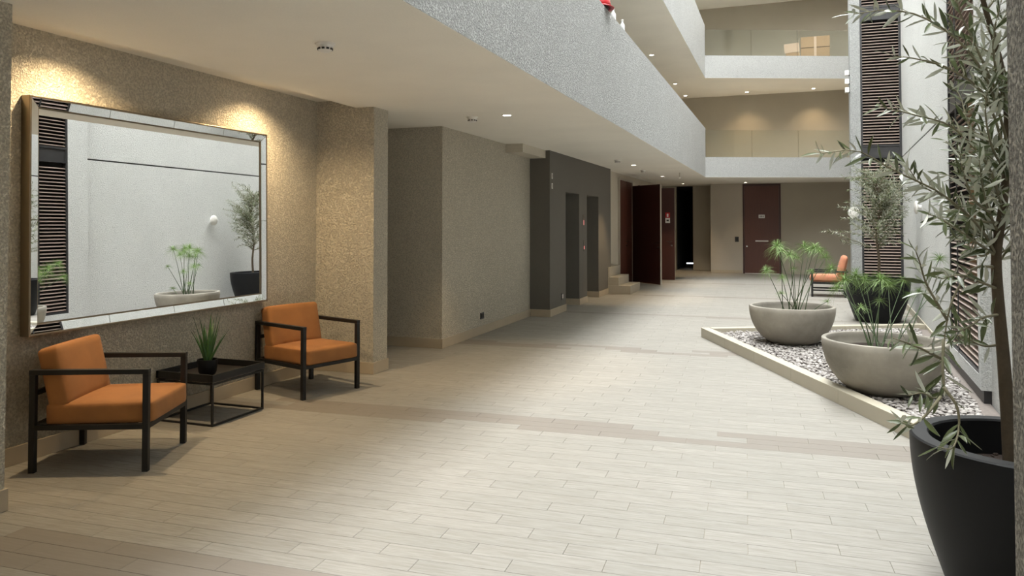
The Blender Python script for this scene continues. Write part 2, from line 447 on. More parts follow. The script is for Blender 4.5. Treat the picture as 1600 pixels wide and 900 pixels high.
# ---------------------------------------------------------------- right wall with joint line, louvre panel
def rprism(y0, y1, d0, d1, z0, z1): # d measured into the wall (+) / proud (-)
    return [(xr(y0) + d0, y0), (xr(y0) + d1, y0), (xr(y1) + d1, y1), (xr(y1) + d0, y1)], z0, z1
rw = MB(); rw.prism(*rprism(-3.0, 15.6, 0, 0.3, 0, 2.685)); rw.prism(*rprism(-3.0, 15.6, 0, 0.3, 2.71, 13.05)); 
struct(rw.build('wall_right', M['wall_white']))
struct(MB().prism(*rprism(-3.0, 15.6, 0.016, 0.3, 2.685, 2.71)).build('trim_wall_joint', M['lframe']))
PT = 0.075
pn = MB()
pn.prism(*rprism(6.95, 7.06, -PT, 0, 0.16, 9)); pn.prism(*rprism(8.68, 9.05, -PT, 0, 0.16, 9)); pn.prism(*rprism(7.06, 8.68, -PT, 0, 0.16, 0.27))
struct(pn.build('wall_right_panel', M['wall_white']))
struct(MB().prism(*rprism(6.97, 9.03, -PT + .02, 0, 0.0, 0.16)).build('trim_panel_plinth', M['lframe']))
struct(MB().prism(*rprism(10.9, 15.3, -0.014, 0, 0.0, 0.10)).build('baseboard_right', M['kerb']))
def empty_struct(name, loc, rz=0):
    o = bpy.data.objects.new(name, None); col.objects.link(o); o.location = loc; o.rotation_euler = (0, 0, rz); return struct(o)
def louvre(name, loc, rz, width, bands, mull=(), pitch=0.0545, blind=None):
    # local x runs along the window, local -y faces the viewer side
    o = empty_struct(name, loc, rz)
    fw = 0.035; zb = bands[0][0]; zt = bands[-1][1]
    MB().box(0, fw, 0.0, 0.06, zb, zt).box(width - fw, width, 0.0, 0.06, zb, zt).build('window_frame', M['lframe'], o)
    MB().box(0, width, 0.062, 0.068, zb, zt).build('backing', M['void'], o)
    for i, (z0, z1) in enumerate(bands):
        MB().box(fw, width - fw, 0.0, 0.06, z0, z0 + 0.03).build('rail', M['lframe'], o)
        MB().box(fw, width - fw, 0.0, 0.06, z1 - 0.03, z1).build('rail', M['lframe'], o)
        if i: MB().box(fw, width - fw, 0.012, 0.06, bands[i - 1][1], z0).build('spandrel', M['lframe'], o)
    sm = MB(); T = Matrix.Rotation(R(24), 4, 'X'); sm.box(fw + .001, width - fw - .001, -0.019, 0.019, -0.0045, 0.0045, T=T); sme = sm.mesh('slat', M['slat'])
    for z0, z1 in bands:
        n = int((z1 - z0 - 0.08) / pitch)
        for k in range(n): inst(sme, 'slat', o, (0, 0.024, z0 + 0.055 + k * pitch))
    for x in mull: MB().box(x - .012, x + .012, -0.004, 0.004, zb, zt).build('mullion', M['lframe'], o)
    if blind: MB().box(blind[0], blind[1], 0.055, 0.061, blind[2], blind[3]).build('blind', M['blind'], o)
    return o
# louvre in the right wall: local x along the wall toward the viewer is -y; frame faces -x
ang = math.atan2(-1, -0.06)
louvre('window_1', (xr(8.68) - PT + 0.004, 8.68, 0), ang, 1.62, ((0.27, 2.62), (2.80, 5.2), (5.4, 7.8)), mull=(0.52,), blind=(0.85, 1.58, 1.0, 2.6))
# frontal louvre at the far end of the light well
louvre('window_2', (1.366, 15.3, 0), 0, 0.69, ((0.30, 2.72), (2.90, 5.28), (5.48, 7.9)), mull=(0.655,))
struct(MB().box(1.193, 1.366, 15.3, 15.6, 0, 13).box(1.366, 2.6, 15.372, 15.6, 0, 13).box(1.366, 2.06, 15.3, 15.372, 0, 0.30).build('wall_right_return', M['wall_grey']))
# near pillar at the right edge
struct(MB().box(0.486, 1.35, 1.45, 2.0, 0, 9).build('wall_pillar_right', M['pillar']))

# ---------------------------------------------------------------- wall mirror
mir = thing('wall_mirror', 'large rectangular wall mirror with faceted silver frame above the low table', 'mirror', (XN + 0.034, 0, 0))
mir.rotation_euler = (0, -0.014, 0)
my0, my1, mz0, mz1 = 3.39, 5.69, 0.79, 2.30
fwid = 0.076
yi0, yi1, zi0, zi1 = my0 + fwid, my1 - fwid, mz0 + fwid, mz1 - fwid
MB().box(0.0, 0.045, my0 + .012, my1 - .012, mz0 + .012, mz1 - .012).build('backing_board', M['bronze'], mir)
# outer metal edge: four rails
fr = MB()
e = 0.014
fr.box(0, 0.078, my0, my0 + e, mz0, mz1).box(0, 0.078, my1 - e, my1, mz0, mz1).box(0, 0.078, my0 + e, my1 - e, mz0, mz0 + e).box(0, 0.078, my0 + e, my1 - e, mz1 - e, mz1)
fr.build('outer_edge', M['bronze'], mir, bevel=.003)
MB().box(0.045, 0.0515, yi0 + 0.002, yi1 - 0.002, zi0 + 0.002, zi1 - 0.002).build('mirror_pane', M['mirror'], mir)
b = 0.008
MB().box(.045, .058, yi0 - b, yi0, zi0 - b, zi1 + b).box(.045, .058, yi1, yi1 + b, zi0 - b, zi1 + b).box(.045, .058, yi0, yi1, zi0 - b, zi0).box(.045, .058, yi0, yi1, zi1, zi1 + b).build('inner_bead', M['bronze'], mir)
xo, xi = 0.074, 0.0635            # bevel: outer edge stands proud, glass slopes in
o0, o1, p0, p1 = my0 + e, my1 - e, mz0 + e, mz1 - e
q0, q1, r0, r1 = yi0 - b, yi1 + b, zi0 - b, zi1 + b
def bevel_strip(a_out, b_out, b_in, a_in):
    # one mirrored facet with a thin dark back
    off = Vector((-0.004, 0, 0)); v = [Vector(a_out), Vector(b_out), Vector(b_in), Vector(a_in)]
    MB().add(v + [p + off for p in v], [(0, 1, 2, 3), (7, 6, 5, 4), (0, 4, 5, 1), (1, 5, 6, 2), (2, 6, 7, 3), (3, 7, 4, 0)]).build('bevel_facet', M['mirror'], mir)
def lerp(a, b, t): return a + (b - a) * t
def run(k0, k1, g=0.0018): return k0 + g, k1 - g
for side_ in ('bottom', 'top'):
    cuts = [0, 0.26, 0.52, 0.76, 1.0]
    for i in range(4):
        ao, bo = lerp(o0, o1, cuts[i]), lerp(o0, o1, cuts[i + 1])
        ai = q0 if i == 0 else ao; bi = q1 if i == 3 else bo
        ao, bo = run(ao, bo); ai, bi = run(ai, bi)
        if side_ == 'bottom': bevel_strip((xo, ao, p0), (xo, bo, p0), (xi, bi, r0), (xi, ai, r0))
        else: bevel_strip((xo, bo, p1), (xo, ao, p1), (xi, ai, r1), (xi, bi, r1))
for side_ in ('near', 'far'):
    cuts = [0, 0.48, 1.0]
    for i in range(2):
        ao, bo = lerp(p0, p1, cuts[i]), lerp(p0, p1, cuts[i + 1])
        ai = r0 if i == 0 else ao; bi = r1 if i == 1 else bo
        ao, bo = run(ao, bo); ai, bi = run(ai, bi)
        if side_ == 'near': bevel_strip((xo, o0, bo), (xo, o0, ao), (xi, q0, ai), (xi, q0, bi))
        else: bevel_strip((xo, o1, ao), (xo, o1, bo), (xi, q1, bi), (xi, q1, ai))

# ---------------------------------------------------------------- armchairs
def armchair(label, loc, rz):
    # local +x is the front, y across; origin on the floor at the centre
    o = thing('armchair', label, 'armchair', loc, rz, 'ochre armchairs by the mirror')
    W, D, t, HA, HS = 0.62, 0.70, 0.035, 0.615, 0.285
    for sx in (-1, 1):
        for sy in (-1, 1):
            cx, cy = sx * (D / 2 - t / 2), sy * (W / 2 - t / 2)
            MB().box(cx - t / 2, cx + t / 2, cy - t / 2, cy + t / 2, 0, HA - 0.03).build('leg', M['black'], o, bevel=.002)
    for sy in (-1, 1):
        cy = sy * (W / 2 - t / 2)
        MB().box(-D / 2, D / 2, cy - t / 2 - .002, cy + t / 2 + .002, HA - 0.03, HA).build('armrest', M['black'], o, bevel=.002)
        MB().box(-D / 2 + t, D / 2 - t, cy - t / 2, cy + t / 2, HS - 0.03, HS).build('side_rail', M['black'], o, bevel=.002)
    for x in (-D / 2, D / 2 - t): MB().box(x, x + t, -W / 2 + t, W / 2 - t, HS - 0.03, HS).build('cross_rail', M['black'], o, bevel=.002)
    for k in range(5):
        x = -0.24 + k * 0.11
        MB().box(x, x + 0.04, -W / 2 + t, W / 2 - t, HS - 0.022, HS - 0.006).build('seat_slat', M['black'], o)
    T = Matrix.Translation((0.045, 0, HS + 0.060)) @ Matrix.Rotation(R(-1.0), 4, 'Y')
    MB().rbox(0.64, W - 0.064, 0.136, 0.026, 12, 0.010, T).build('seat_cushion', M['orange'], o, smooth=True)
    T = Matrix.Translation((-0.235, 0, HS + 0.275)) @ Matrix.Rotation(R(-13), 4, 'Y') @ Matrix.Rotation(R(90), 4, 'Y')
    MB().rbox(0.37, W - 0.078, 0.13, 0.026, 12, 0.010, T).build('back_cushion', M['orange'], o, smooth=True)
    MB().box(-0.332, -0.312, -W / 2 + t, W / 2 - t, 0.46, 0.49).build('back_rail', M['black'], o)
    return o
armchair('ochre velvet armchair with black frame nearest the camera, left of the low table', (-4.055, 3.71, 0), math.atan2(0.27, 0.65))
armchair('ochre velvet armchair with black frame beside the pier, right of the low table', (-4.055, 5.81, 0), math.atan2(-0.21, 0.64))

# ---------------------------------------------------------------- low tray table and aloe
tb = thing('side_table', 'square black tray table on thin wire frame between the ochre armchairs', 'table', (-4.215, 4.78, 0))
hx_, hy_, th = 0.262, 0.29, 0.007
for sx in (-1, 1):
    for sy in (-1, 1):
        cx, cy = sx * (hx_ - th), sy * (hy_ - th); MB().box(cx - th, cx + th, cy - th, cy + th, 0, 0.315).build('leg', M['black'], tb)
for z in (0.0, 0.301):
    for sx in (-1, 1): cx = sx * (hx_ - th); MB().box(cx - th, cx + th, -hy_ + 2 * th, hy_ - 2 * th, z, z + 2 * th).build('rail', M['black'], tb)
    for sy in (-1, 1): cy = sy * (hy_ - th); MB().box(-hx_ + 2 * th, hx_ - 2 * th, cy - th, cy + th, z, z + 2 * th).build('rail', M['black'], tb)
tr = MB().box(-hx_ - .004, hx_ + .004, -hy_ - .004, hy_ + .004, 0.322, 0.330).build('tray', M['black_top'], tb)
for sx in (-1, 1):
    cx = sx * (hx_ - 0.002); MB().box(cx - .006, cx + .006, -hy_ - .004, hy_ + .004, 0.330, 0.378).build('tray_rim', M['black'], tb)
for sy in (-1, 1):
    cy = sy * (hy_ - 0.002); MB().box(-hx_ + .004, hx_ - .004, cy - .006, cy + .006, 0.330, 0.378).build('tray_rim', M['black'], tb)
MB().box(-hx_ + .02, hx_ - .02, -hy_ + .02, hy_ - .02, 0.315, 0.322).build('tray_support', M['black'], tb)

ap = thing('flower_pot', 'small tapered black pot with the aloe on the tray table', 'pot', (-4.17, 4.68, 0.330))
MB().lathe([(0.052, 0), (0.066, 0.03), (0.076, 0.115), (0.076, 0.122), (0.068, 0.122), (0.062, 0.085)], 32).build('pot_body', M['pot'], ap, smooth=True, angle=40)
MB().lathe([(0.0685, 0.084), (0.0685, 0.092)], 24, ).build('soil', M['soil'], ap)
al = thing('aloe_plant', 'spiky green aloe growing in the small black pot on the tray table', 'plant', (-4.17, 4.68, 0.422))
rng = random.Random(5)
def blade(L, w, lean, az, curve):
    m = MB(); n = 7; v = []; f = []
    for i in range(n + 1):
        t = i / n; x = 0.012 + lean * L * t + curve * t * t * L; z = L * t * math.sqrt(max(0.2, 1 - lean * lean)) - abs(curve) * .15 * t * t * L
        ww = w * (1 - t ** 1.6) + 0.0008; th_ = ww * 0.35
        v += [(x, -ww, z), (x + th_ * .2 + .002, 0, z - .0 + .0), (x, ww, z), (x + th_ + .003 * (1 - t), 0, z - th_ * .6)]
    for i in range(n):
        a = 4 * i; c = 4 * (i + 1)
        f += [(a, a + 1, c + 1, c), (a + 1, a + 2, c + 2, c + 1), (a + 2, a + 3, c + 3, c + 2), (a + 3, a, c, c + 3)]
    T = Matrix.Rotation(az, 4, 'Z'); m.add([T @ Vector(p) for p in v], f); return m
for k in range(17):
    az = k * 2.4 + rng.uniform(-.2, .2); q = k / 17
    blade(rng.uniform(0.28, 0.39) * (1.1 - .25 * (1 - q)), rng.uniform(0.015, 0.019), lerp(0.42, 0.05, q) + rng.uniform(-.05, .05), az, rng.uniform(0.02, 0.16)).build('leaf', M['aloe'], al, smooth=True)

# ---------------------------------------------------------------- gravel planter
kb = thing('planter_kerb', 'low pale tiled kerb around the gravel planting bed', 'kerb', (A_K[0], A_K[1], 0))
def kerb_run(a, b, inward, first_gap=0.0):
    a, b = Vector(a), Vector(b); L = (b - a).length; d = (b - a).normalized(); n = Vector((-d.y, d.x)) * inward; s0 = first_gap
    k = 0
    while s0 < L - 0.02:
        s1 = min(L, s0 + 0.92)
        p = [a + d * (s0 + .0015), a + d * (s1 - .0015)]
        q = [tuple(p[0] - Vector(A_K)), tuple(p[1] - Vector(A_K)), tuple(p[1] + n * .11 - Vector(A_K)), tuple(p[0] + n * .11 - Vector(A_K))]
        if inward < 0: q = q[::-1]
        MB().prism(q, 0, 0.12).build('kerb_tile', M['kerb'], kb, bevel=.002); s0 = s1
kerb_run(A_K, (1.27, 4.805), 1); kerb_run((A_K[0] + .095, A_K[1] + .05), (1.755, 11.637), -1, 0.012)

gb = thing('gravel_bed', 'bed of loose whitish pebbles inside the low kerb', 'gravel', (0.6, 8.5, 0))
bp = [(-0.93, 10.15), (1.77, 11.53), (xr(11.5) - .01, 11.5), (xr(4.9) - .01, 4.9), (1.32, 4.87)]
MB().prism([(x - .6, y - 8.5) for x, y in reversed(bp)], 0.0, 0.055).build('gravel_base', M['gravel_base'], gb)
rng = random.Random(3)
def peb(seed):
    bm = bmesh.new(); bmesh.ops.create_icosphere(bm, subdivisions=1, radius=1)
    rr = random.Random(seed)
    for v in bm.verts: v.co *= rr.uniform(0.82, 1.15)
    V = [v.co.copy() for v in bm.verts]; F = [tuple(v.index for v in f.verts) for f in bm.faces]; bm.free(); return V, F
PB = [peb(s) for s in range(6)]
pbm = []
for V, F in PB:
    m = MB(); m.add(V, F); pbm.append(m.mesh('pebble', M['pebble'], True))
spots = []
y = 4.6
BOWLS = [(0.085, 9.56, 0.18), (0.785, 7.06, 0.18)]
while y < 11.7:
    x = -1.1
    while x < xr(y) - 0.01:
        px_, py_ = x + rng.uniform(-.018, .018), y + rng.uniform(-.014, .014)
        if in_planter(px_, py_, 0.13) and px_ < xr(py_) - 0.02 and not (6.95 < py_ < 9.05 and px_ > xr(py_) - 0.075):
            if all((px_ - bx) ** 2 + (py_ - by) ** 2 > br * br for bx, by, br in BOWLS):
                spots.append((px_, py_))
        x += 0.040
    y += 0.031
def peb_xf():
    s = rng.uniform(0.016, 0.027); return (s * rng.uniform(0.95, 1.35), s * rng.uniform(.75, 1.0), s * rng.uniform(.42, .62)), (rng.uniform(-.4, .4), rng.uniform(-.4, .4), rng.uniform(0, 6.28)), 0.058 + rng.uniform(0, 0.022)
def vis_key(p):
    a, b_, d = to_px((p[0], p[1], 0.07))
    ok = 0 < a < 1565 and b_ < 668 and not (1425 < a and b_ > 655)
    return (0 if ok else 1, d)
spots.sort(key=vis_key)
pr = MB()
for i, (x, y) in enumerate(spots):
    sc, ro, z = peb_xf(); k = i % 6
    if i < 300: inst(pbm[k], 'pebble', gb, (x - .6, y - 8.5, z), ro, sc)
    else:
        from mathutils import Euler
        T = Matrix.Translation((x - .6, y - 8.5, z)) @ Euler(ro).to_matrix().to_4x4() @ Matrix.Diagonal((*sc, 1))
        pr.add([T @ v for v in PB[k][0]], PB[k][1])
stuff(pr.build('pebbles', M['pebble'], gb, smooth=True))

# ---------------------------------------------------------------- concrete bowls and papyrus
def bowl(label, loc):
    o = thing('planter_bowl', label, 'planter', loc, random.uniform(0, 6), 'concrete bowls in the gravel bed')
    Ro, H = 0.485, 0.45; prof = [(0.16, 0)]
    for i in range(1, 13):
        a = i / 12; prof.append((0.16 + (Ro - 0.16) * math.sin(a * math.pi / 2) ** 0.95, H * (1 - math.cos(a * math.pi / 2)) * .82 + H * .18 * a))
    prof += [(Ro - 0.006, H + 0.006), (Ro - 0.032, H + 0.006), (Ro - 0.04, H)]
    for i in range(1, 7):
        a = i / 6; prof.append((Ro - 0.04 - 0.10 * a * a, H - 0.2 * a))
    MB().lathe(prof, 64).build('bowl_body', M['concrete'], o, smooth=True, angle=50)
    s = MB().lathe([(0.415, H - 0.12), (0.418, H - 0.09)], 48).build('soil', M['soil'], o)
    return o
bowl('cast concrete bowl planter with tall papyrus, farther of the two in the gravel', (0.085, 9.56, 0.062))
bowl('cast concrete bowl planter with arching papyrus, nearer of the two in the gravel', (0.785, 7.06, 0.062))

def umbel_mesh(seed, n=120, L=0.15, droop=0.5):
    rr = random.Random(seed); m = MB()
    for k in range(n):
        az = rr.uniform(0, 6.283); el = rr.uniform(-0.35, 1.4); l = L * rr.uniform(0.7, 1.15); wd = 0.0017
        d = Vector((math.cos(az) * math.cos(el), math.sin(az) * math.cos(el), math.sin(el))); s_ = Vector((-math.sin(az), math.cos(az), 0)) * wd
        v = []; segs = 3
        for i in range(segs + 1):
            t = i / segs; p = d * l * t + Vector((0, 0, -droop * l * t * t)); ww = (1 - 0.75 * t)
            v += [p - s_ * ww, p + s_ * ww, p + Vector((0, 0, -wd * ww))]
        f = []
        for i in range(segs):
            a = 3 * i; c = a + 3
            f += [(a, a + 1, c + 1, c), (a + 1, a + 2, c + 2, c + 1), (a + 2, a, c, c + 2)]
        m.add(v, f)
    return m.mesh('umbel', M['umbel'])
UM = [umbel_mesh(s, L=l) for s, l in ((1, .165), (2, .18), (3, .15), (4, .17))]
UMS = [umbel_mesh(s, n=50, L=.09) for s in (7, 8)]
def papyrus(label, base, heads, seed):
    o = thing('papyrus_plant', label, 'plant', base, 0, 'papyrus in the bowls'); rr = random.Random(seed)
    for hx, hy, hz, big in heads:
        tip = Vector((hx - base[0], hy - base[1], hz - base[2]))
        b0 = Vector((rr.uniform(-.10, .10) + tip.x * .18, rr.uniform(-.08, .08), -0.02))
        mid = b0.lerp(tip, 0.5) + Vector((-(tip.x - b0.x) * .06, 0, 0.06 * tip.length * (.8 if abs(tip.x) > .25 else .2)))
        pts = []
        for i in range(9):
            t = i / 8; pts.append(b0 * (1 - t) ** 2 + mid * 2 * t * (1 - t) + tip * t * t)
        MB().tube(pts, [0.0058 - .003 * i / 8 for i in range(9)], 5).build('stem', M['stem'], o, smooth=True)
        d = (pts[-1] - pts[-2]).normalized()
        me = UM[rr.randrange(4)] if big else UMS[rr.randrange(2)]
        u = inst(me, 'umbel', o, tip, (0, 0, 0), (big or 1,) * 3)
        u.rotation_euler = (Vector((0, 0, 1)).lerp(d, 0.6)).to_track_quat('Z', 'Y').to_euler()
    return o
def head(px_, py_, dep, big=1.0): p = at_depth(px_, py_, dep); return (p.x, p.y, p.z, big)
d1 = 9.0
papyrus('tall papyrus with feathery green heads in the farther concrete bowl', (0.085, 9.56, 0.42),
        [head(1214, 385, d1 - .1, 1.05), head(1221, 392, d1 + .1, 1.0), head(1234, 399, d1 - .2, .9), head(1243, 402, d1 + .15, .8), head(1257, 386, d1, 1.0), head(1265, 391, d1 + .3, .9), head(1273, 388, d1 - .15, 1.15), head(1280, 393, d1 + .1, 1.1), head(1290, 402, d1 + .25, .9), head(1198, 423, d1 - .1, .75), head(1222, 434, d1 - .2, .6), head(1268, 424, d1 - .3, .5), head(1220, 458, d1 - .1, 0), head(1293, 471, d1 - .1, 0), head(1240, 420, d1 + .2, 0)], 2)
d2 = 6.75
papyrus('arching papyrus with loose green heads in the nearer concrete bowl', (0.785, 7.06, 0.42),
        [head(1320, 438, d2 - .1, 1.0), head(1338, 432, d2 + .15, 1.05), head(1352, 440, d2, .9), head(1376, 438, d2 - .2, 1.15), head(1388, 446, d2 + .2, 1.0), head(1412, 440, d2, .8), head(1468, 405, d2 - .1, .8), head(1480, 435, d2 + .1, .6), head(1422, 462, d2 + .2, .5), head(1436, 455, d2 + .1, .5), head(1345, 480, d2 - .3, 0), head(1375, 470, d2 - .2, 0), head(1310, 450, d2 + .3, .8), head(1300, 420, d2 + .2, .8)], 4)

# ---------------------------------------------------------------- black pots
def black_pot(label, loc, Rr=0.43, H=0.62):
    o = thing('planter_pot', label, 'planter', loc, 0, 'black olive planters'); k = Rr / 0.43
    prof = [(0.275 * k, 0.0), (0.292 * k, 0.012)]
    for i in range(1, 13):
        a = i / 12; prof.append((k * (0.292 + 0.138 * math.sin(a * math.pi / 2 * .98)), 0.012 + (H - 0.03) * a))
    prof += [(0.428 * k, H - 0.006), (0.42 * k, H), (0.362 * k, H), (0.355 * k, H - 0.008), (0.352 * k, H - 0.07), (0.335 * k, H - .2)]
    MB().lathe(prof, 72).build('pot_body', M['pot'], o, smooth=True, angle=35)
    m = MB().lathe([(0.345 * k, H - .19), (0.35 * k, H - .15)], 48); m.build('soil', M['soil'], o)
    cr = MB(); rr = random.Random(9)
    for i in range(260):
        a, r_ = rr.uniform(0, 6.28), 0.33 * k * math.sqrt(rr.random()); s_ = rr.uniform(.006, .014)
        T = Matrix.Translation((r_ * math.cos(a), r_ * math.sin(a), H - .148)) @ Matrix.Rotation(rr.uniform(0, 6), 4, 'Z') @ Matrix.Diagonal((s_, s_ * .8, s_ * .7, 1))
        cr.add([T @ v for v in PB[i % 6][0]], PB[i % 6][1])
    stuff(cr.build('soil_crumbs', M['soil'], o)); return o
NP = (0.905, 3.54, 0); FP = (1.34, 12.72, 0)
black_pot('large matt black tapered planter at the right edge, nearest the camera', NP, 0.415, 0.63)
black_pot('large black planter standing beyond the gravel bed by the white wall', FP, 0.46, 0.66)

# ---------------------------------------------------------------- olive trees
def leaf_mb(L=1.0, w=0.105, fold=0.25, curl=0.12):
    # upper face green, lower face silvery, with a real thickness between them
    V = []; prof = [(0, .05), (.28, .8), (.58, 1.0), (.85, .5), (1.0, .02)]
    for lay in (0, 1):
        for t, ww in prof:
            z = -curl * t * t - lay * 0.012; hw = w * ww
            V += [(t * L, -hw, z + fold * hw), (t * L, 0, z), (t * L, hw, z + fold * hw)]
    F = []; MI = []
    n = len(prof)
    for lay in (0, 1):
        o = lay * 3 * n
        for i in range(n - 1):
            for j in (0, 1):
                q = (o + 3 * i + j, o + 3 * (i + 1) + j, o + 3 * (i + 1) + j + 1, o + 3 * i + j + 1)
                F.append(q if lay == 0 else q[::-1]); MI.append(lay)
    m = MB(); m.v = V; m.f = F; m.mi = MI; return m
LFS = [leaf_mb(1, .085, .25, .10), leaf_mb(1, .098, .35, .22), leaf_mb(1, .072, .2, -.1)]
LFM = [m.mesh('leaf', [M['leaf'], M['leaf_under']], True) for m in LFS]
def smooth_path(pts, n):
    pts = [Vector(p) for p in pts]; out = []
    P = [pts[0] * 2 - pts[1]] + pts + [pts[-1] * 2 - pts[-2]]
    segs = len(pts) - 1
    for i in range(n + 1):
        s = i / n * segs; k = min(int(s), segs - 1); t = s - k; a, b_, c, d = P[k:k + 4]
        out.append(0.5 * ((2 * b_) + (c - a) * t + (2 * a - 5 * b_ + 4 * c - d) * t * t + (3 * b_ - a - 3 * c + d) * t ** 3))
    return out
def leaf_xf(p, d, rr, L, roll=None):
    d = d.normalized(); az = rr.uniform(0, 6.283) if roll is None else roll
    a = d.orthogonal().normalized(); bb = d.cross(a); out = a * math.cos(az) + bb * math.sin(az)
    sp = rr.uniform(0.55, 1.05)
    x = (d * math.cos(sp) + out * math.sin(sp)).normalized()
    z = (Vector((0, 0, 1)) + Vector((rr.uniform(-1.1, 1.1), rr.uniform(-1.1, 1.1), rr.uniform(-1.0, .2)))); z = (z - x * z.dot(x))
    z = z.normalized() if z.length > .05 else x.orthogonal().normalized()
    yv = z.cross(x)
    m = Matrix((x, yv, z)).transposed().to_4x4()
    return Matrix.Translation(p) @ m @ Matrix.Scale(L, 4)
def leaves_along(path, rr, out, start=0.25, step=0.026, Lr=(0.075, 0.115)):
    tot = sum((path[i + 1] - path[i]).length for i in range(len(path) - 1)); s = 0; nxt = tot * start; roll = rr.uniform(0, 6)
    for i in range(len(path) - 1):
        sl = (path[i + 1] - path[i]).length
        while nxt <= s + sl:
            p = path[i].lerp(path[i + 1], (nxt - s) / max(sl, 1e-6)); d = path[i + 1] - path[i]
            L = rr.uniform(*Lr) * (1 - .35 * (nxt / tot) ** 3)
            for q in (0, math.pi):
                if rr.random() < .9: out.append(leaf_xf(p, d, rr, L, roll + q + rr.uniform(-.4, .4)))
            roll += 1.57 + rr.uniform(-.3, .3); nxt += step * rr.uniform(.75, 1.3)
        s += sl
    out.append(leaf_xf(path[-1], path[-1] - path[-2], rr, Lr[0]))

# near olive: main branches read off the photograph, set around the trunk above its pot
ot = thing('olive_tree', 'slender olive tree in the black planter at the right edge', 'tree', (0.852, 3.54, 0.49), 0, 'potted olive trees')
OB = Vector(ot.location); rr = random.Random(21); D0 = 3.05
def bp_(px_, py_, dd=0.0): return at_depth(px_, py_, D0 + dd) - OB
trunk = smooth_path([Vector((0, 0, -.03)), bp_(1574, 640), bp_(1568, 560), bp_(1560, 470), bp_(1557, 400), bp_(1566, 330), bp_(1574, 250, .03), bp_(1572, 150, .05), bp_(1556, 70, .05), bp_(1536, 0, .02), bp_(1522, -70), bp_(1512, -160)], 44)
MB().tube(trunk, [lerp(0.030, 0.006, (i / 44) ** .8) for i in range(45)], 9).build('trunk', M['bark'], ot, smooth=True)
leaves = []
BR = [ # pixel polylines from trunk to tip with depth offsets
  ([(1562, 405), (1528, 352), (1470, 302), (1400, 268), (1340, 236), (1282, 240)], (0, -.25), .22),
  ([(1566, 335), (1545, 262), (1490, 200), (1430, 180), (1368, 165)], (0, -.2), .2),
  ([(1572, 215), (1545, 130), (1500, 66), (1440, 26), (1386, 16), (1334, 22)], (0, -.3), .2),
  ([(1573, 250), (1540, 152), (1485, 108), (1432, 92), (1398, 88)], (0, -.15), .25),
  ([(1573, 180), (1545, 118), (1520, 62), (1500, 20), (1490, -30)], (0, -.2), .1),
  ([(1560, 380), (1540, 300), (1515, 255), (1478, 220)], (0, .1), .1),
  ([(1558, 410), (1520, 420), (1492, 460), (1480, 500), (1474, 545), (1468, 570)], (0, -.25), .5),
  ([(1480, 500), (1462, 470), (1446, 440), (1437, 410), (1430, 390)], (-.2, -.3), .15),
  ([(1474, 530), (1473, 575), (1474, 610), (1460, 622), (1442, 614), (1420, 618)], (-.25, -.4), .1),
  ([(1470, 560), (1440, 545), (1415, 535), (1395, 528)], (-.25, -.35), .1),
  ([(1474, 605), (1495, 635), (1498, 670), (1488, 700), (1465, 698)], (-.35, -.45), .45),
  ([(1470, 620), (1445, 650), (1425, 664), (1408, 660)], (-.35, -.5), .5),
  ([(1558, 450), (1530, 440), (1500, 430), (1470, 436)], (0, -.15), .15),
  ([(1562, 500), (1535, 497), (1515, 510), (1492, 520)], (0, -.2), .2),
  ([(1564, 530), (1535, 540), (1500, 524), (1475, 530)], (0, .15), .2),
  ([(1562, 350), (1530, 345), (1500, 330), (1480, 310), (1440, 290), (1415, 255)], (0, -.1), .3),
  ([(1566, 310), (1548, 280), (1540, 240), (1530, 200), (1515, 170)], (0, .1), .05),
  ([(1572, 280), (1580, 230), (1586, 180), (1580, 130)], (0, -.1), .05),
  ([(1570, 160), (1556, 110), (1552, 60), (1560, 20), (1570, -20)], (0, -.1), .05),
  ([(1568, 240), (1538, 215), (1515, 200), (1500, 150), (1480, 130)], (0, .2), .1),
  ([(1560, 390), (1535, 400), (1515, 385), (1500, 370)], (0, .2), .1),
  ([(1556, 420), (1578, 380), (1590, 330)], (0, .1), .05),
  ([(1562, 370), (1545, 330), (1535, 290), (1530, 250)], (0, -.2), .05),
  ([(1545, 330), (1520, 310), (1505, 270), (1500, 240)], (-.1, -.25), .05),
  ([(1568, 270), (1550, 230), (1540, 180), (1543, 140)], (0, -.25), .05),
  ([(1556, 400), (1520, 375), (1490, 355), (1465, 340), (1450, 335)], (0, -.3), .1),
]
for pts, (da, db), st in BR:
    n = len(pts); P3 = [bp_(x, y, lerp(da, db, i / (n - 1)) + (rr.uniform(-.03, .03) if i else 0)) for i, (x, y) in enumerate(pts)]
    # root each branch on its nearest trunk point where it leaves the trunk
    if da == 0: P3[0] = min(trunk, key=lambda q: (q - P3[0]).length).copy()
    path = smooth_path(P3, 14)
    MB().tube(path, [lerp(0.0062, 0.0016, i / 14) for i in range(15)], 5).build('branch', M['twig'], ot, smooth=True)
    leaves_along(path, rr, leaves, st)
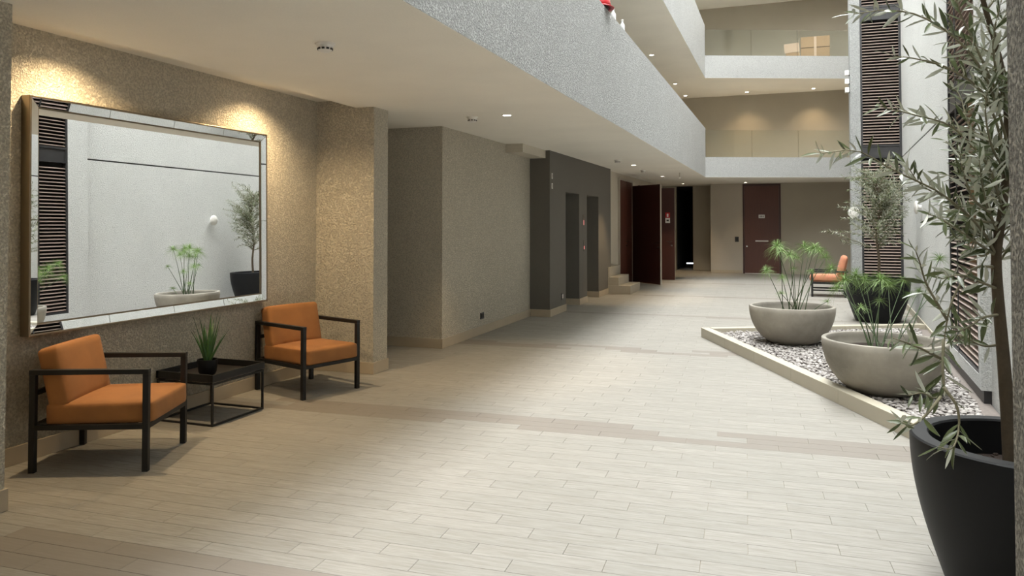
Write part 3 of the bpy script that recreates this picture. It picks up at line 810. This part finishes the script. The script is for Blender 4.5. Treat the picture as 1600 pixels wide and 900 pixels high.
# short shoots filling the crown around the upper trunk
shoots = MB()
for k in range(42):
    i = rr.randrange(15, 44); p = trunk[i]; a = rr.uniform(0, 6.283)
    d = Vector((math.cos(a), math.sin(a), rr.uniform(.2, 1.2))).normalized() * rr.uniform(.10, .27)
    path = smooth_path([p, p + d * .5 + Vector((0, 0, .02)), p + d + Vector((0, 0, rr.uniform(-.04, .06)))], 7)
    shoots.tube(path, [lerp(.004, .0012, j / 7) for j in range(8)], 4); leaves_along(path, rr, leaves, .15, .032)
stuff(shoots.build('shoots', M['twig'], ot, smooth=True))
def leaf_vis(m):
    a, b_, d = to_px(OB + m.translation); return 0 if (0 < a < 1578 and 0 < b_ < 900) else 1
order = sorted(range(len(leaves)), key=lambda i: (leaf_vis(leaves[i]), to_px(OB + leaves[i].translation)[2]))
lr = MB()
for j, i in enumerate(order):
    k = i % 3
    if j < 300:
        o = inst(LFM[k], 'leaf', ot); o.matrix_basis = leaves[i]
    else:
        for q, (f, mi) in enumerate(zip(LFS[k].f, LFS[k].mi)): pass
        off = len(lr.v); lr.v += [tuple(leaves[i] @ Vector(p)) for p in LFS[k].v]; lr.f += [tuple(a + off for a in f) for f in LFS[k].f]; lr.mi += LFS[k].mi
stuff(lr.build('foliage', [M['leaf'], M['leaf_under']], ot, smooth=True))

# far olive: same habit, seen whole
fo = thing('olive_tree', 'bushy grey-green olive tree in the black planter beyond the gravel bed', 'tree', (1.35, 12.72, 0.51), 0, 'potted olive trees')
rr = random.Random(8); lv2 = []
tk = smooth_path([Vector((0, 0, 0)), Vector((.02, 0, .4)), Vector((-.01, .02, .8)), Vector((.04, 0, 1.2)), Vector((.0, .0, 1.5)), Vector((-.03, .02, 1.75))], 24)
MB().tube(tk, [lerp(.024, .005, i / 24) for i in range(25)], 7).build('trunk', M['bark'], fo, smooth=True)
for k in range(130):
    t = rr.uniform(.33, .99); p = tk[int(t * 24)]; a = rr.uniform(0, 6.283); up_ = rr.uniform(.05, 1.0)
    ln = lerp(.66, .34, max(0, t - .6) * 2.4) * rr.uniform(.5, 1.15)
    d = Vector((math.cos(a), math.sin(a) * .8, up_)).normalized() * ln
    d.x = max(-.75, min(d.x, .36))
    path = smooth_path([p, p + d * .5 + Vector((0, 0, .03)), p + d + Vector((rr.uniform(-.05, .05), 0, rr.uniform(-.12, .06)))], 8)
    MB().tube(path, [lerp(.0065, .0016, j / 8) for j in range(9)], 4).build('branch', M['twig'], fo, smooth=True)
    leaves_along(path, rr, lv2, .15, .024, (.055, .085))
lr = MB()
for i, m in enumerate(lv2):
    k = i % 3; off = len(lr.v); lr.v += [tuple(m @ Vector(p)) for p in LFS[k].v]; lr.f += [tuple(a + off for a in f) for f in LFS[k].f]; lr.mi += LFS[k].mi
stuff(lr.build('foliage', [M['leaf'], M['leaf_under']], fo, smooth=True))

# ---------------------------------------------------------------- far lounge chair
lc = thing('lounge_chair', 'black framed lounge chair with salmon cushions at the far end behind the papyrus bowl', 'armchair', (0.86, 16.75, 0), R(178))
for sx, sy in ((-1, -1), (-1, 1), (1, -1), (1, 1)):
    MB().box(sx * .31 - .02, sx * .31 + .02, sy * .31 - .02, sy * .31 + .02, 0, .50 if sx > 0 else .52).build('leg', M['black'], lc, bevel=.003)
for sy in (-1, 1):
    MB().box(-.36, .36, sy * .31 - .03, sy * .31 + .03, .50, .53).build('armrest', M['black'], lc, bevel=.004)
    MB().box(-.29, .29, sy * .31 - .015, sy * .31 + .015, .12, .15).build('stretcher', M['black'], lc)
    MB().box(-.29, .29, sy * .31 - .015, sy * .31 + .015, .26, .30).build('side_rail', M['black'], lc)
for sx in (-1, 1): MB().box(sx * .31 - .015, sx * .31 + .015, -.29, .29, .26, .30).build('cross_rail', M['black'], lc)
MB().rbox(.66, .56, .13, .05, 8, .02, Matrix.Translation((0.02, 0, .365))).build('seat_cushion', M['orange2'], lc, smooth=True)
MB().rbox(.46, .56, .12, .05, 8, .02, Matrix.Translation((-.26, 0, .60)) @ Matrix.Rotation(R(-14), 4, 'Y') @ Matrix.Rotation(R(90), 4, 'Y')).build('back_cushion', M['orange2'], lc, smooth=True)

# ---------------------------------------------------------------- stairs and doors on the far left
st = MB(); stp = empty_struct('stairs', (-3.63, 15.7, 0))
stp.name = 'trim_stairs'
for i, (x, h) in enumerate(((0.61, .172), (0.36, .345), (0.16, .55))):
    MB().box(0.0, x, 0.012 * i, 1.12, h - (.172 if i < 2 else .205), h).build('step', M['step'], stp, bevel=.003)
# double door in the side wall
dd = empty_struct('door_3', (XD, 18.2, 0))
for s in (-1, 1):
    a, b_ = sorted((s * 0.004, s * 0.78)); lf = MB().box(0.0, 0.035, a, b_, 0.01, 2.50).build('door_leaf', M['door'], dd, bevel=.002)
    MB().box(.035, .075, s * .05 - .008, s * .05 + .008, 1.03, 1.05).box(.062, .075, min(s * .05, s * .17), max(s * .05, s * .17), 1.03, 1.05).build('lever_handle', M['steel'], lf)
    MB().lathe([(.018, 0), (.018, .008)], 16, (0, 0, 0)).build('lock_rose', M['steel'], lf).matrix_basis = Matrix.Translation((.035, s * .05, .94)) @ Matrix.Rotation(R(90), 4, 'Y')
MB().box(0, .05, -.83, -.785, 0, 2.55).box(0, .05, .785, .83, 0, 2.55).box(0, .05, -.785, .785, 2.505, 2.55).build('door_frame', M['jamb'], dd)
# two open leaves
def open_leaf(name, hinge, tip, z1, mat, hs=1):
    a, b_ = Vector(hinge), Vector(tip); L = (b_ - a).length; ang_ = math.atan2(b_.y - a.y, b_.x - a.x)
    o = empty_struct(name, (a.x, a.y, 0), ang_)
    lf = MB().box(0, L, -.022, .022, .012, z1).build('door_leaf', M[mat], o, bevel=.002)
    MB().box(L, L + .004, -.022, .022, .012, z1).build('edge_strip', M['jamb'], lf)
    for s in (-1, 1):
        y0, y1 = sorted((s * .022, s * .065)); MB().box(L - .09, L - .07, y0, y1, 1.0, 1.02).box(L - .21, L - .07, *sorted((s * .052, s * .066)), 1.0, 1.02).build('lever_handle', M['steel'], lf)
        MB().box(L - .105, L - .06, *sorted((s * .022, s * .03)), .88, .925).build('lock_rose', M['steel'], lf)
    return o, L
open_leaf('door_4', (-3.56, 18.92), (-2.76, 18.19), 2.42, 'doordark')
o5, L5 = open_leaf('door_5', (-3.58, 19.93), (-2.66, 19.92), 2.40, 'doordark')
sg = thing('door_sign', 'small red and white notice on the open dark door leaf', 'sign', (-2.96 + .12, 19.895, 1.62))
MB().box(-.06, .06, -.006, 0, 0, .14).build('red_panel', M['red'], sg); MB().box(-.06, .06, -.006, 0, -.13, 0).build('white_panel', M['white'], sg)
MB().box(-.02, .02, -.009, -.006, .03, .11).build('white_mark', M['white'], sg); MB().box(-.03, .03, -.009, -.006, -.085, -.045).build('black_mark', M['dkplastic'], sg)
struct(MB().box(-3.63, -3.57, 18.93, 18.975, 0, 2.5).box(-3.63, -3.57, 19.96, 20.0, 0, 2.5).build('trim_door_jambs', M['jamb']))
# front door in the back wall
fd = empty_struct('door_6', (-0.595, 23.3, 0))
MB().box(-.53, -.48, -.03, .0, 0, 2.63).box(.48, .53, -.03, 0, 0, 2.63).box(-.48, .48, -.03, 0, 2.58, 2.63).build('door_frame', M['doordark'], fd)
lf = MB().box(-.478, .478, -.02, 0, .015, 2.578).build('door_leaf', M['door'], fd)
MB().box(-.18, .18, -.045, -.02, .945, .975).build('pull_bar', M['white'], lf)
MB().lathe([(.022, 0), (.022, .03)], 16).build('lock_knob', M['steel'], lf).matrix_basis = Matrix.Translation((-.42, -.02, .80)) @ Matrix.Rotation(R(90), 4, 'X')
np_ = MB().box(-.085, .085, -.026, -.02, 1.63, 1.73).build('number_plate', M['white'], lf)
for k in (-1, 0, 1): MB().box(k * .04 - .011, k * .04 + .011, -.028, -.026, 1.655, 1.705).build('plate_mark', M['dkplastic'], np_)
MB().box(-.48, .48, -.06, -.02, 0, .013).build('threshold', M['white'], fd)

# ---------------------------------------------------------------- small wall and ceiling fittings
def wall_plate(name, label, cat, loc, rz, w_, h_, mat='dkplastic', inner='black', group=None):
    o = thing(name, label, cat, loc, rz, group)     # local -y faces out
    MB().box(-w_ / 2, w_ / 2, -.010, 0, -h_ / 2, h_ / 2).build('plate', M[mat], o, bevel=.002)
    MB().box(-w_ * .3, w_ * .3, -.014, -.010, -h_ * .3, h_ * .3).build('insert', M[inner], o); return o
RX = R(90)   # faces +x
wall_plate('wall_socket', 'dark wall socket low on the greige wall before the lifts', 'socket', (-3.835, 9.45, .245), RX, .12, .085)
wall_plate('wall_socket', 'socket with pale insert low on the charcoal lift wall', 'socket', (XE, 12.2, .265), RX, .11, .11, 'dkplastic', 'white')
wall_plate('light_switch', 'dark switch on the pale bay left of the brown front door', 'switch', (-1.30, 23.285, 1.005), 0, .11, .15, 'dkplastic', 'black')
wall_plate('wall_plate', 'upper of two small grey plates high on the charcoal wall', 'plate', (XE, 11.62, 2.25), RX, .05, .09, 'white', 'jamb')
wall_plate('wall_plate', 'lower of two small grey plates high on the charcoal wall', 'plate', (XE, 11.62, 2.09), RX, .05, .09, 'white', 'jamb')
ind = thing('floor_indicator', 'slim red lit floor indicator between the two lifts', 'indicator', (XE, 13.63, 1.545), RX)
MB().box(-.035, .035, -.010, 0, -.10, .10).build('plate', M['steel'], ind); MB().box(-.015, .015, -.013, -.010, -.09, .0).build('display', M['pink'], ind)
cp = thing('call_panel', 'slim steel call button panel with red light between the two lifts', 'call panel', (XE, 13.66, 1.065), RX)
MB().box(-.035, .035, -.010, 0, -.10, .10).build('plate', M['steel'], cp); MB().box(-.02, .02, -.014, -.010, -.06, .0).build('button', M['pink'], cp)

def detector(label, x, y, z=ZC, r=.055):
    o = thing('smoke_detector', label, 'smoke detector', (x, y, z), 0, 'ceiling smoke detectors')
    MB().lathe([(r * 1.15, -.012), (r * 1.15, 0)], 28).build('base', M['white'], o, smooth=True, angle=40)
    MB().lathe([(r * .55, -.055), (r * .8, -.045), (r * .85, -.030), (r, -.012)], 28).build('housing', M['white'], o, smooth=True, angle=40)
    for k in range(10):
        a = k * math.tau / 10; T = Matrix.Rotation(a, 4, 'Z') @ Matrix.Translation((r * .83, 0, -.0375)); MB().box(-.004, .004, -.009, .009, -.006, .006, T=T).build('vent_slot', M['dkplastic'], o)
detector('white smoke detector on the soffit nearest the mirror', -2.771, 4.138)
detector('white smoke detector on the soffit beside the nearest downlight', -3.195, 7.592)
detector('white smoke detector on the soffit in front of the lifts', -2.868, 13.72)
detector('white smoke detector on the soffit near the dark doors', -2.90, 16.60)
pd = thing('ceiling_sensor', 'small grey stalk sensor hanging from the far soffit', 'sensor', (-2.252, 17.74, ZC))
MB().tube([(0, 0, 0), (0, 0, -.10)], .012, 8).build('stalk', M['jamb'], pd); MB().lathe([(.03, -.13), (.03, -.10)], 16).build('sensor_head', M['white'], pd)

def downlight(label, x, y, z, power, size=75, r=.045, aim=None, color=WARM):
    o = thing('downlight', label, 'downlight', (x, y, z), 0, 'recessed ceiling downlights')
    MB().lathe([(r, -.004), (r * 1.35, -.006), (r * 1.4, 0), (r, 0)], 28, closed=True).build('trim_ring', M['white'], o, smooth=True, angle=40)
    MB().lathe([(r * .98, -.002), (r * .98, 0)], 24).build('lens', M['lens'], o)
    if power: spot((x, y, z - .02), aim or (x, y, 0), power, size, color=color)
downlight('lit downlight on the soffit nearest the mirror alcove, right of a smoke detector', -2.788, 7.582, ZC, 85)
downlight('lit downlight on the soffit in front of the lifts', -2.82, 15.05, ZC, 120)
downlight('lit downlight on the soffit above the open dark doors', -2.83, 18.95, ZC, 100)
downlight('lit downlight on the soffit before the dark corridor', -2.795, 22.75, ZC, 90)
downlight('lit downlight on the soffit above the brown front door', -1.018, 22.6, ZC, 16)
downlight('lit downlight in the slot above the nearer armchair', -4.14, 3.62, 2.74, 112, 140)
downlight('lit downlight in the slot above the farther armchair', -4.14, 5.52, 2.74, 112, 140)
downlight('lit downlight under the upper left gallery, nearest of its row', -2.707, 16.62, 5.2, 20)
downlight('lit downlight under the upper left gallery, second of its row', -2.681, 20.3, 5.2, 20)
downlight('lit downlight at the end of the upper left gallery', -2.655, 22.3, 5.2, 20)
downlight('lit downlight under the far upper balcony, left one', -0.938, 22.25, 5.2, 55, 105)
downlight('lit downlight under the far upper balcony, right one', 0.815, 22.3, 5.2, 55, 105)

# lamps on the right walls
sc_ = thing('wall_lamp', 'white disc wall lamp on the pale right wall', 'wall lamp', (xr(12.1), 12.1, 1.72), math.atan2(-1, -0.06))
m_ = MB().lathe([(.03, 0), (.03, .05)], 20); o_ = m_.build('mount', M['white'], sc_, smooth=True, angle=40); o_.matrix_basis = Matrix.Rotation(R(90), 4, 'X')
m_ = MB().lathe([(.085, 0), (.1, .012), (.1, .03), (.07, .045)], 32); o_ = m_.build('lamp_disc', M['white'], sc_, smooth=True, angle=40); o_.matrix_basis = Matrix.Translation((0, -.045, 0)) @ Matrix.Rotation(R(90), 4, 'X')
gl = thing('wall_lamp', 'white round wall lamp on the narrow pale column behind the far olive', 'wall lamp', (1.225, 15.3, 1.69))
m_ = MB().lathe([(.03, 0), (.03, .05)], 20); m_.build('mount', M['white'], gl).matrix_basis = Matrix.Rotation(R(90), 4, 'X')
m_ = MB().lathe([(.085, 0), (.1, .012), (.1, .03), (.07, .045)], 32); m_.build('lamp_disc', M['white'], gl, smooth=True, angle=40).matrix_basis = Matrix.Translation((0, -.045, 0)) @ Matrix.Rotation(R(90), 4, 'X')
for i, (z, nm) in enumerate(((4.30, 'top'), (4.14, 'middle'), (3.98, 'bottom'))):
    s_ = thing('flood_light', 'small white box floodlight high on the pale column edge, %s of three' % nm, 'floodlight', (1.193, 15.36, z), 0, 'stacked floodlights')
    MB().box(-.085, -.012, -.045, .045, -.045, .05).build('lamp_body', M['white'], s_, bevel=.006); MB().box(-.02, 0.0, -.02, .02, -.055, -.03).build('bracket', M['dkplastic'], s_)

# ---------------------------------------------------------------- glass balustrades, boxes, parapet clutter
def balustrade(label, z0, z1):
    o = thing('glass_railing', label, 'railing', (FC0[0], FC0[1], 0), math.atan2(dv.y, dv.x))
    L = 3.95; cuts = (0.02, 1.22, 2.42, L)
    for i in range(3):
        MB().box(cuts[i] + .006, cuts[i + 1] - .006, .06, .075, z0, z1).build('glass_panel', M['glass'], o)
    return o
balustrade('frameless glass railing on the lower far balcony', 3.172, 3.87)
balustrade('frameless glass railing on the upper far balcony with cardboard behind', 5.782, 6.46)
cb1 = thing('cardboard_box', 'taller brown cardboard box on the upper far balcony', 'box', (0.84, 21.75, 5.47))
MB().box(-.36, .36, -.2, .2, 0, 1.0).build('box_body', M['card'], cb1); MB().box(-.03, .03, -.204, -.2, .3, 1.0).build('tape', M['card2'], cb1); MB().box(-.36, .36, -.203, -.2, .70, .715).build('seam', M['soil'], cb1)
cb2 = thing('cardboard_box', 'lower opened cardboard box with pale flap on the upper far balcony', 'box', (0.27, 21.7, 5.47))
MB().box(-.17, .18, -.2, .2, 0, .60).build('box_body', M['card'], cb2)
MB().box(-.2, .18, -.008, .008, 0, .24, T=Matrix.Translation((0, -.2, .60)) @ Matrix.Rotation(R(12), 4, 'X') @ Matrix.Rotation(R(-4), 4, 'Y')).build('flap', M['card2'], cb2)
for lab, y_, hgt in (('clear plastic bottle on the left parapet, nearer one', 9.0, 1.0), ('clear plastic bottle on the left parapet, farther one', 9.55, .95)):
    bt = thing('plastic_bottle', lab, 'bottle', (-1.93, y_, 3.91), 0, 'bottles on the parapet')
    MB().lathe([(.030 * hgt, 0), (.034, .01), (.034, .07), (.030, .08), (.034, .09), (.034, .125), (.014, .165), (.014, .18)], 20).build('bottle_body', M['clear'], bt, smooth=True)
    MB().lathe([(.017, .18), (.017, .205)], 16).build('cap', M['white'], bt)
hh = thing('hard_hat', 'red hard hat resting on the left parapet above the soffit', 'helmet', (-1.95, 8.32, 3.91))
MB().lathe([(.135, .03), (.138, .06), (.125, .11), (.09, .15), (.04, .168), (.002, .17)], 28).build('shell', M['red'], hh, smooth=True)
MB().lathe([(.12, .028), (.175, .012), (.178, .018), (.13, .042)], 28, closed=True).build('brim', M['red'], hh, smooth=True)
MB().lathe([(.11, 0.0), (.115, .03)], 24).build('headband', M['dkplastic'], hh)
